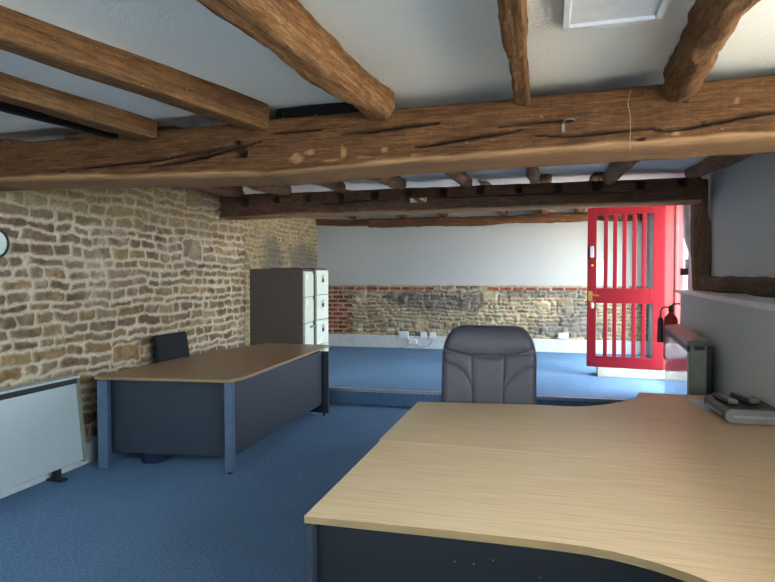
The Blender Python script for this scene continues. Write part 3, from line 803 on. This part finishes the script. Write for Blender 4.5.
# local x along the wall (away), local y towards the room
ht = A.z
obj('front_panel', bx(.02, HL, -.012, 0, .2, ht-.055, .003), M['heatgloss'], t)
bm = bx(0, HL, -.135, -.012, .2, ht-.0, .005); obj('casing', bm, M['heatside'], t)
bm = bx(0, HL, -.02, .004, ht-.055, ht-.004, .003); obj('grille', bm, M['heatdark'], t)
bm = bx(0, HL, -.14, .006, ht-.006, ht+.028, .005)
for v in bm.verts:
    if v.co.y < -.05: v.co.z += .022
obj('top', bm, M['heatside'], t)
obj('vent', bx(-.004, .004, -.12, -.045, ht-.04, ht-.005, .001), M['heatdark'], t)
obj('back_slab', bx(.01, HL-.05, -.175, -.135, .22, ht-.01, .003), M['blackplastic'], t)  # long black slab behind the casing
for xx in (.2, .9):
    obj('foot', bx(xx, xx+.06, -.12, -.02, 0, .21, .003), M['heatdark'], t)

# ------------------------------------------------------------------ filing cabinets
def cabinet(label, front_near, front_far, depth, z_top, locks):
    a = Vector(front_near); b = Vector(front_far); d = b-a; Wd = d.length
    t = thing('filing_cabinet', label, 'filing cabinet', (a.x, a.y, .18), math.atan2(d.y, d.x), 'four-drawer filing cabinets')
    # local x along the front, local y towards the back of the cabinet (-X world => +y local)
    Hc = z_top-.18
    obj('casing', bx(0, Wd, .012, depth, 0, Hc, .006), M['brown'], t)
    dh = (Hc-.075-.028)/4
    for k in range(4):
        zz = .075+k*dh
        dr = obj('drawer', bx(.016, Wd-.016, -.012, .02, zz+.004, zz+dh-.004, .005), M['cream'], t)
        if locks:
            obj('handle', bx(Wd*.5-.035, Wd*.5+.035, -.022, -.012, zz+dh*.50, zz+dh*.66, .006), M['blackplastic'], dr)
            obj('label_holder', bx(Wd*.5-.035, Wd*.5+.035, -.024, -.011, zz+dh*.66, zz+dh*.80, .003), M['alu'], dr)
        else:
            obj('label_holder', bx(.07, .15, -.017, -.011, zz+dh*.70, zz+dh*.86, .002), M['sock'], dr)
            obj('latch', bx(Wd-.055, Wd-.03, -.03, -.011, zz+dh-.035, zz+dh-.012, .004), M['blackplastic'], dr)
            if k == 1: obj('handle', bx(Wd*.55, Wd*.9, -.035, -.011, zz+dh-.07, zz+dh-.045, .004), M['chrome'], dr)
    return t
zt_ = 1.615
cabinet('filing cabinet showing its wide brown side beyond the left desk', atY(303.5, 268, 6.62).xy.to_3d(), atY(313, 268, 7.06).xy.to_3d(), .70, 1.602, False)
cabinet('filing cabinet with dark recessed drawer pulls, behind the brown-sided one', atY(315.5, 268, 7.10).xy.to_3d(), atY(328, 268, 7.55).xy.to_3d(), .66, 1.622, True)

# ------------------------------------------------------------------ desks
def smooth_poly(pts, seg=6):
    return pts
def bez(p0, p1, p2, p3, n=14):
    P = [Vector(p) for p in (p0, p1, p2, p3)]
    return [tuple((P[0]*(1-t)**3+P[1]*3*t*(1-t)**2+P[2]*3*t*t*(1-t)+P[3]*t**3)) for t in [i/n for i in range(n+1)]]
HD = .70
# left desk
t = thing('corner_desk', 'left desk with wood top toned darker for shade and slate blue panels by the stone wall', 'desk', (-2.85, 4.9, 0))
o0 = Vector((-2.85, 4.9))
def rel(pts): return [(p[0]-o0.x, p[1]-o0.y) for p in pts]
HR = HD; HD = .722
P_ = lambda x, y: tuple(atZ(x, y, HD).xy)
poly = [P_(94, 376.3), P_(229, 379.8), P_(244, 376.6), P_(330, 344.8), (-3.16, 6.15)] + bez((-3.19, 6.02), (-3.30, 5.7), (-3.32, 5.2), (-3.38, 4.8), 10)
bm = prism(rel(poly), HD-.025, HD, .003, mi_side=1)
obj('desktop', bm, [M['beech_shaded'], M['edge']], t)
def rp(name, pts, z0, z1, m, par=None): return obj(name, prism(rel(pts), z0, z1, .002), m, par or t)
FL, FR = Vector((-3.335, 3.69)), Vector((-2.30, 3.857))         # feet of the front corners
ex = (FR-FL).normalized(); ey = Vector((-ex.y, ex.x))
def q2(u, v): p = FL+ex*u+ey*v; return (p.x, p.y)
WD = (FR-FL).length
rp('modesty_panel', [q2(.03, .125), q2(WD-.03, .105), q2(WD-.03, .123), q2(.03, .143)], .10, HD-.025, M['navy'])
rp('modesty_panel', [(-2.285, 3.93), (-2.315, 5.80), (-2.333, 5.80), (-2.303, 3.93)], .13, HD-.025, M['navy'])
leg = rp('leg', [q2(WD-.035, 0), q2(WD+.025, 0), q2(WD+.025, .065), q2(WD-.035, .065)], .02, HD-.025, M['navy2'])
c_ = rel([q2(WD-.005, .03)])[0]
obj('foot', lathe([(.018, 0), (.02, .008), (.008, .012), (.008, .03)], 14, mtx=Matrix.Translation((c_[0], c_[1], 0))), M['blackplastic'], leg)
pl_ = rp('panel_leg', [q2(-.01, 0), q2(.07, 0), q2(.07, .02), q2(.018, .02), q2(.018, .60), q2(-.01, .60)], .012, HD-.025, M['navy2'])
for v in (.05, .55):
    c_ = rel([q2(.004, v)])[0]
    obj('foot', lathe([(.014, 0), (.014, .014)], 12, mtx=Matrix.Translation((c_[0], c_[1], 0))), M['blackplastic'], pl_)
pl_ = rp('panel_leg', [(-2.25, 5.79), (-2.25, 5.815), (-3.05, 5.86), (-3.05, 5.835)], .025, HD-.025, M['navy'])
for x in (-2.30, -3.0): obj('foot', lathe([(.016, 0), (.016, .03)], 12, mtx=Matrix.Translation((x-o0.x, 5.80-(x+2.3)*.055-o0.y, 0))), M['blackplastic'], pl_)

HD = HR
# two right desks back to back
RX = 1.235
def rdesk(label, sgn, yc, depth_end, depth_wide, xl, curve):
    t = thing('corner_desk', label, 'desk', (.2, yc, 0), 0, 'pair of beech desks pushed back to back')
    pts = [(xl-.2, 0), (xl-.2, sgn*depth_end)] + [(x-.2, sgn*d) for x, d in curve] + [(RX-.2, sgn*depth_wide), (RX-.2, 0)]
    bm = prism(pts, HD-.025, HD, .0015, mi_side=1); obj('desktop', bm, [M['beech'], M['edge']], t)
    y_ = sgn*(depth_end-.10)
    lx = xl-.2
    return t, y_, lx
YS = atZ(377, 440, HD).y
def edge_pts(pp): return [(atZ(x, y, HD).x, abs(atZ(x, y, HD).y-YS)) for x, y in pp]
near = edge_pts([(304.5, 515.5), (440, 529.4), (500, 535.8), (550, 541.6), (580, 545.5), (605, 549.6), (632, 555.6), (657, 562.8), (685, 571.9), (710, 581)])
for k in range(1, 9):
    a = k/8; near.append((near[9][0]+.30*a*(1-.55*a), near[9][1]+.42*a))
def chaikin(pp, it=2):
    for _ in range(it):
        q = [pp[0]]
        for a, b in zip(pp, pp[1:]): q += [(a[0]*.75+b[0]*.25, a[1]*.75+b[1]*.25), (a[0]*.25+b[0]*.75, a[1]*.25+b[1]*.75)]
        pp = q+[pp[-1]]
    return pp
near = near[:1]+chaikin(near[1:])
t, y_, lx = rdesk('near beech-topped desk with a black front panel filling the foreground', -1, YS-.001, near[0][1], near[-1][1], near[0][0], near[1:])
pl_ = obj('panel_leg', bx(lx+.012, lx+.037, -.945, -.02, .012, HD-.025, .002), M['navy'], t)
mp = obj('modesty_panel', bx(lx+.037, .30, -.90, -.88, .10, HD-.025, .002), M['blackpan'], t)
for sx, sz in ((-.62, .60), (-.56, .60), (-.50, .62), (-.36, .585), (-.30, .55)):
    bm = lathe([(.0022, 0), (.0016, .0015)], 8, mtx=Matrix.Translation((sx+.15, -.90, sz)) @ Matrix.Rotation(math.pi/2, 4, 'X')); obj('screw', bm, M['chrome'], mp)
obj('panel_leg', bx(RX-.2-.04, RX-.2-.015, -1.55, -.02, .012, HD-.025, .002), M['navy2'], t)
obj('modesty_panel', bx(.46, RX-.2-.04, -1.545, -1.525, .30, HD-.025, .002), M['blackpan'], t)
obj('leg', bx(.44, .50, -1.55, -1.49, 0, HD-.025, .004), M['navy2'], t)
far = edge_pts([(418, 401.6), (470, 403), (535, 404.6), (560, 406), (575, 406.7), (590, 406), (605, 404.6), (614, 403.2), (623, 401.4), (631, 399.2), (637.4, 396.6), (638.2, 392.4)])
far = far[:1]+chaikin(far[1:-1])+far[-1:]
t, y_, lx = rdesk('far beech-topped desk beyond the seam, with the grey chair behind', 1, YS+.001, far[0][1], far[-1][1], far[0][0], far[1:])
obj('panel_leg', bx(lx+.012, lx+.037, .02, .88, .012, HD-.025, .002), M['navy2'], t)
obj('modesty_panel', bx(lx+.037, RX-.26, .05, .07, .10, HD-.025, .002), M['blackpan'], t)
obj('panel_leg', bx(RX-.2-.04, RX-.2-.015, .02, 1.55, .012, HD-.025, .002), M['navy2'], t)
obj('leg', bx(.44, .50, 1.47, 1.53, 0, HD-.025, .004), M['navy2'], t)

# ------------------------------------------------------------------ grey executive chair
CY = 3.93
t = thing('office_chair', 'grey padded high-back swivel chair facing us behind the beech desk', 'chair', (-.372, CY-.22, 0))
cxp = 488.7; kpx = 3.96*1.02/575*1.0
base_p = atY(cxp, 395, CY)
t.location.x = base_p.x
SC = (atY(535, 380, CY)-atY(443, 380, CY)).x/92.0     # metres per px across the chair at its distance
zc = lambda y: atY(cxp, y, CY).z
def cu(x): return (x-cxp)*SC
ZT, ZB = zc(326), .42
def halfw(z):
    w = .305+ (ZT-z)*.045 if z > .75 else .305+(ZT-.75)*.045-(.75-z)*.12
    w = min(w, 46.8*SC)
    r = .20
    if z > ZT-r:
        q = (z-(ZT-r))/r; w = w-(.125)*(1-(max(0, 1-q**2.6))**(1/2.6))-.02*q
    if z < ZB+.1:
        q = (ZB+.1-z)/.1; w = w-.1*(1-math.sqrt(max(0, 1-q*q)))
    return w
def seglist(pp): return [(cu(a), zc(b)) for a, b in pp]
seams = [seglist([(444, 348.5), (450, 350.5), (460, 353), (472, 355.5), (481, 357), (489, 357.5), (497, 357), (504, 355.5), (515, 353), (524, 350), (533, 347)]),
         seglist([(472, 355.5), (472.5, 370), (473.2, 385), (473.5, 400), (474, 440)]), seglist([(504.4, 355.5), (504, 370), (504, 385), (503.5, 400), (503, 440)]),
         seglist([(444, 362), (450, 363), (458, 366.5), (465, 372), (470, 379), (473, 387)]), seglist([(534, 363), (524, 366), (515, 371.5), (508.5, 378), (504.5, 386)])]
tuft = seglist([(472, 356), (504.4, 356), (473, 387), (504, 386)])
def segd(p, a, b):
    ax, ay = a; bx_, by = b; dx_, dy = bx_-ax, by-ay; L_ = dx_*dx_+dy*dy or 1e-9
    q = max(0, min(1, ((p[0]-ax)*dx_+(p[1]-ay)*dy)/L_)); return math.hypot(p[0]-ax-q*dx_, p[1]-ay-q*dy)
nu, nv = 110, 130; V = []; Q = []
for side in (0, 1):
    for j in range(nv+1):
        z = ZB+(ZT-ZB)*(1-(1-j/nv)**1.25); z = min(z, ZT-.0005); w = max(halfw(z), .01)
        for i in range(nu+1):
            s = -1+2*i/nu; s = math.sin(s*math.pi/2)*.35+s*.65; x = s*w
            ex = min(1, (w-abs(x))/.055); ez = min(1, (ZT-z)/.05, (z-ZB)/.05+.02); e = max(0, min(ex, 1))*1.0
            rim = math.sqrt(max(0, 1-(1-ex)**2))*math.sqrt(max(0, 1-(1-max(ez, 0))**2))
            if side == 0:
                th = .045*rim+.02*(1-(x/w)**2)*math.sin(math.pi*min(1, max(0, (z-ZB)/(ZT-ZB))))
                if z > zc(353): th += .018*math.sin(min(1, max(0, (z-zc(356))/(ZT-zc(356))))*math.pi)
                dmin = min(segd((x, z), a, b) for sm_ in seams for a, b in zip(sm_, sm_[1:]))
                th -= .008*math.exp(-(dmin/.0055)**2)+.006*math.exp(-(dmin/.03)**2)
                dt = min(math.hypot(x-a, z-b) for a, b in tuft); th -= .005*math.exp(-(dt/.012)**2)
                y = -.02-th
            else: y = .02+.035*rim
            y += (z-.6)*.12-.03 + .06*(x/.3)**2*(-.35)
            V.append((x, y+.22, z))
st = (nv+1)*(nu+1)
for side in (0, 1):
    for j in range(nv):
        for i in range(nu):
            a = side*st+j*(nu+1)+i; Q.append((a, a+1, a+nu+2, a+nu+1))
def ringidx(side):
    o_ = side*st
    return [o_+i for i in range(nu+1)]+[o_+j*(nu+1)+nu for j in range(1, nv+1)]+[o_+nv*(nu+1)+i for i in range(nu-1, -1, -1)]+[o_+j*(nu+1) for j in range(nv-1, 0, -1)]
r0, r1 = ringidx(0), ringidx(1)
for k in range(len(r0)): Q.append((r0[k], r1[k], r1[(k+1) % len(r0)], r0[(k+1) % len(r0)]))
me = mesh_grid('backrest', V, Q); bm = bmesh.new(); bm.from_mesh(me); bmesh.ops.recalc_face_normals(bm, faces=bm.faces); bm.to_mesh(me); bm.free()
link('backrest', me, M['leather'], t, smooth=True)
obj('seat', bx(-.27, .27, -.30, .22, .42, .52, .045, 4), M['leather'], t, smooth=True)
obj('gas_column', lathe([(.03, .08), (.03, .25), (.022, .25), (.022, .42)], 18), M['blackplastic'], t)
for s in (-1, 1):
    obj('armrest', tube([(s*.27, .10, .46), (s*.31, .10, .50), (s*.315, .10, .62), (s*.315, 0, .645), (s*.315, -.16, .64), (s*.31, -.18, .52), (s*.26, -.16, .46)], .017, 10), M['blackplastic'], t)
for k in range(5):
    a = 2*math.pi*k/5+.3; c, s = math.cos(a), math.sin(a)
    g = obj('base_leg', tube([(c*.02, s*.02, .10), (c*.16, s*.16, .095), (c*.30, s*.30, .075)], .018, 8), M['blackplastic'], t)
    obj('castor', lathe([(.02, -.02), (.028, -.016), (.028, .016), (.02, .02)], 14, mtx=Matrix.Translation((c*.30, s*.30, .029)) @ Matrix.Rotation(a, 4, 'Z') @ Matrix.Rotation(math.pi/2, 4, 'Y')), M['blackplastic'], g)

# black chair between left desk and stone wall
t = thing('office_chair', 'black office chair tucked between the stone wall and the left desk', 'chair', (-3.26, 4.78, 0))
bm = bx(-.03, .02, -.235, .235, .60, .955, .014, 3)
for v in bm.verts: v.co.x += -.16-(v.co.z-.6)*.16
obj('backrest', bm, M['fabric'], t)
obj('seat', bx(-.16, .24, -.22, .22, .42, .48, .02, 3), M['fabric'], t)
obj('back_support', tube([(-.05, 0, .42), (-.19, 0, .44), (-.205, 0, .66)], .02, 8), M['blackplastic'], t)
obj('gas_column', lathe([(.025, .08), (.025, .42)], 14), M['blackplastic'], t)
for k in range(5):
    a = 2*math.pi*k/5; c, s = math.cos(a), math.sin(a)
    g = obj('base_leg', tube([(0, 0, .09), (c*.24, s*.24, .07)], .016, 8, sub=1), M['blackplastic'], t)
    obj('castor', lathe([(.018, -.018), (.025, -.014), (.025, .014), (.018, .018)], 12, mtx=Matrix.Translation((c*.24, s*.24, .026)) @ Matrix.Rotation(a, 4, 'Z') @ Matrix.Rotation(math.pi/2, 4, 'Y')), M['blackplastic'], g)

# waste bin under the left desk
p = atZ(146, 464, 0)
t = thing('waste_bin', 'dark blue waste bin under the left desk', 'bin', (p.x, p.y+.11, 0))
obj('body', lathe([(.105, 0), (.125, .26), (.13, .265), (.121, .265), (.10, .012)], 28), M['bin'], t)
obj('rim', lathe([(.128, .255), (.135, .26), (.135, .272), (.128, .275)], 28), M['bin'], t)

# ------------------------------------------------------------------ things on the desk
# set-top recorder
t = thing('media_box', 'graphite and silver set-top box on the far right corner of the desk', 'set-top box', (.955, 3.49, HD), math.radians(1))
Lb, Wb = .43, .275
def capsule(y0, y1, z0, z1, x0, x1, n=10):
    """flat box along local y with a rounded left flank"""
    r = (z1-z0)/2; bm = bmesh.new(); pr = [(x1, z0), (x1, z1)]
    for i in range(n+1):
        a = math.pi/2+math.pi*i/n; pr.append((x0+r+r*math.cos(a), z0+r+r*math.sin(a)))
    a_ = [bm.verts.new((x, y0, z)) for x, z in pr]; b_ = [bm.verts.new((x, y1, z)) for x, z in pr]
    m = len(pr); bm.faces.new(a_); bm.faces.new(b_[::-1])
    for i in range(m): bm.faces.new((a_[i], b_[i], b_[(i+1) % m], a_[(i+1) % m]))
    return bm
obj('body', capsule(.012, Lb, .008, .078, 0, Wb), M['darkbox'], t)
fp = obj('end_panel', capsule(0, .014, .006, .080, -.002, Wb+.002), M['silver'], t)
obj('inlay', bx(.04, Wb-.02, -.004, .002, .036, .048, .0015), M['alu'], fp)
obj('side_strip', bx(-.003, .004, .06, Lb-.08, .028, .042, .001), M['silver'], t)
for y in (.05, .38):
    obj('foot', bx(.04, .24, y-.015, y+.015, 0, .012, .002), M['blackplastic'], t)
MB = Matrix.Translation((.955, 3.49, HD)) @ Matrix.Rotation(math.radians(1), 4, 'Z')
def remote(label, lx_, ly, rz):
    p = MB @ Vector((lx_, ly, .0785))
    t = thing('remote_control', label, 'remote control', p, rz, 'remote controls on the set-top box')
    bm = bx(-.025, .025, -.115, .115, 0, .028, .010, 3)
    for v in bm.verts:
        v.co.x *= 1+.12*math.cos(v.co.y*30)
    obj('body', bm, M['blackplastic'], t)
    obj('end_cap', bx(-.023, .023, -.118, -.085, .006, .030, .006), M['silver'], t)
    for i in range(3):
        for j in range(7):
            x, y = -.012+.012*i, -.07+.024*j
            obj('button', lathe([(.005, .027), (.005, .0302), (.0035, .031)], 8, mtx=Matrix.Translation((x, y, 0))), M['silver'] if j % 3 == 0 else M['cable'], t)
remote('remote control nearer the left edge of the set-top box', .062, .24, math.radians(9))
remote('remote control nearer the wall on the set-top box', .175, .28, math.radians(12))
o = obj('paper_sheet', bx(-.07, .07, -.17, .13, 0, .0015), M['paper']); o.location = (.985, 4.0, HD+.0008); o.rotation_euler = (0, 0, math.radians(4))
tag(o, 'white sheet of paper under the set-top box', 'paper')

# wall clock
p = atX(-6, 243, LW_X+.05)
t = thing('wall_clock', 'round wall clock cut off by the left edge of the picture', 'clock', p)
ry = Matrix.Rotation(math.pi/2, 4, 'Y')
R = (atX(8, 243, LW_X+.05)-p).y
obj('rim', lathe([(R, -.03), (R, .015), (R-.008, .022), (R-.016, .02), (R-.018, .008)], 40, mtx=ry), M['heatdark'], t, smooth=False)
obj('face', lathe([(R-.015, -.005), (R-.015, .01)], 40, mtx=ry), M['clockface'], t)
obj('hand', bx(.012, .015, -.003, .003, -.01, .06), M['blackplastic'], t)
obj('hand', bx(.015, .018, -.05, .01, -.003, .003), M['blackplastic'], t)

# sockets on the far skirting
def plate(label, x0, x1, y0, y1, cat='socket', name='wall_socket', m='sock'):
    a = atY(x0, y0, 10.40); b = atY(x1, y1, 10.40)
    yy = bwp((a.x+b.x)/2)-.10
    t = thing(name, label, cat, ((a.x+b.x)/2, yy, (a.z+b.z)/2), math.atan(.042), 'white sockets and boxes above the far skirting')
    w, h = (b.x-a.x)/2, (a.z-b.z)/2
    obj('plate', bx(-w, w, -.035, .02, -h, h, .006), M[m], t)
    for s in (-.45, .45):
        obj('switch', bx(w*s-.012, w*s+.012, -.041, -.03, -h*.1, h*.6, .002), M[m], t)
    return t
plate('white double socket above the far skirting, leftmost', 399.5, 409.2, 331, 338.2)
plate('small white socket plate above the far skirting, second from left', 421, 427, 331.5, 338.2)
plate('small white socket plate nearest the left edge of the chair', 430, 436, 332, 338.2)
plate('white double socket above the far skirting, right of the chair', 558.5, 568.5, 333, 339)
t = plate('plug adaptor on the far skirting below the sockets, with cables', 408.5, 417.5, 338.2, 343.6, 'adaptor', 'plug_adaptor')
def wirep(pp): return [Vector((q.x, bwp(q.x)-.125, q.z)) for q in (atY(x, y, 10.33) for x, y in pp)]
tag(obj('cable', tube(wirep([(414, 343), (408, 345), (400, 348), (390, 348.5)]), .006, 6), M['cable']), 'grey cable running left from the plug adaptor', 'cable')
tag(obj('cable', tube(wirep([(433, 338), (431, 343), (427, 346.5), (420, 347), (415, 344)]), .006, 6), M['cable']), 'grey cable drooping from the small socket to the adaptor', 'cable')

# ------------------------------------------------------------------ outside
struct('ground_outside', bx(2.0, 14, -8, 22, -.02, .16), M['gravel'])
t_ = NT('pale_brick'); vv_ = t_.coord((1, 1, 1)); br = t_.n('ShaderNodeTexBrick'); br.inputs['Scale'].default_value = 5
br.inputs['Color1'].default_value = lin((84, 50, 44)); br.inputs['Color2'].default_value = lin((112, 76, 66)); br.inputs['Mortar'].default_value = lin((120, 104, 96))
t_.l(t_.coord((1, 1, 1), rot=(math.pi/2, 0, 0)), br.inputs['Vector'])
bm_ = t_.base(br.outputs['Color'], .9)
struct('wall_outside', bx(2.1, 5.2, 12.2, 12.5, .1, 3.4), bm_, 'pale brick wall outside the doorway')
bm = bmesh.new(); rs = random.Random(5)
for k in range(420):
    p = Vector((rs.gauss(2.62, .22), rs.gauss(11.7, .16), abs(rs.gauss(.5, .32))+.2)); a = Vector((rs.uniform(-1, 1), rs.uniform(-1, 1), rs.uniform(-.4, 1))).normalized()
    b = a.orthogonal().normalized()*.035; a = a*.07
    vv = [bm.verts.new(p), bm.verts.new(p+a*.5+b), bm.verts.new(p+a), bm.verts.new(p+a*.5-b)]; bm.faces.new(vv)
t = thing('shrub', 'green shrub outside the open doorway', 'shrub', (0, 0, 0))
obj('foliage', bm, M['leaf'], t)
obj('stem', tube([(2.62, 11.7, .16), (2.6, 11.7, .4), (2.65, 11.68, .7)], .02, 8), M['sill'], t)

# ------------------------------------------------------------------ daylight
w = bpy.data.worlds.new('sky'); scene.world = w; w.use_nodes = True
bg = w.node_tree.nodes['Background']; bg.inputs[0].default_value = (.80, .91, 1.0, 1); bg.inputs[1].default_value = 9.0
sun = bpy.data.lights.new('sun', 'SUN'); sun.energy = 45; sun.angle = .02; sun.color = (1, .95, .86)
so = bpy.data.objects.new('sun', sun); COL.objects.link(so); so.rotation_euler = Vector((.42, .30, -.86)).to_track_quat('-Z', 'Y').to_euler()
def portal(name, loc, rot, sx, sy):
    l = bpy.data.lights.new(name, 'AREA'); l.shape = 'RECTANGLE'; l.size = sx; l.size_y = sy; l.cycles.is_portal = True
    o = bpy.data.objects.new(name, l); COL.objects.link(o); o.location = loc; o.rotation_euler = rot
H_ = math.pi/2
portal('portal_side_window', (1.96, .575, 1.84), (H_, 0, H_), 3.55, .88)
portal('portal_fill_window', (-1.55, -2.86, 1.675), (H_, 0, math.pi), 2.1, .85)
portal('portal_far_window', (1.93, 9.225, 1.325), (H_, 0, H_), 1.55, 1.95)
portal('portal_doorway', (1.98, 7.6, 1.37), (H_, 0, H_), .95, 2.2)
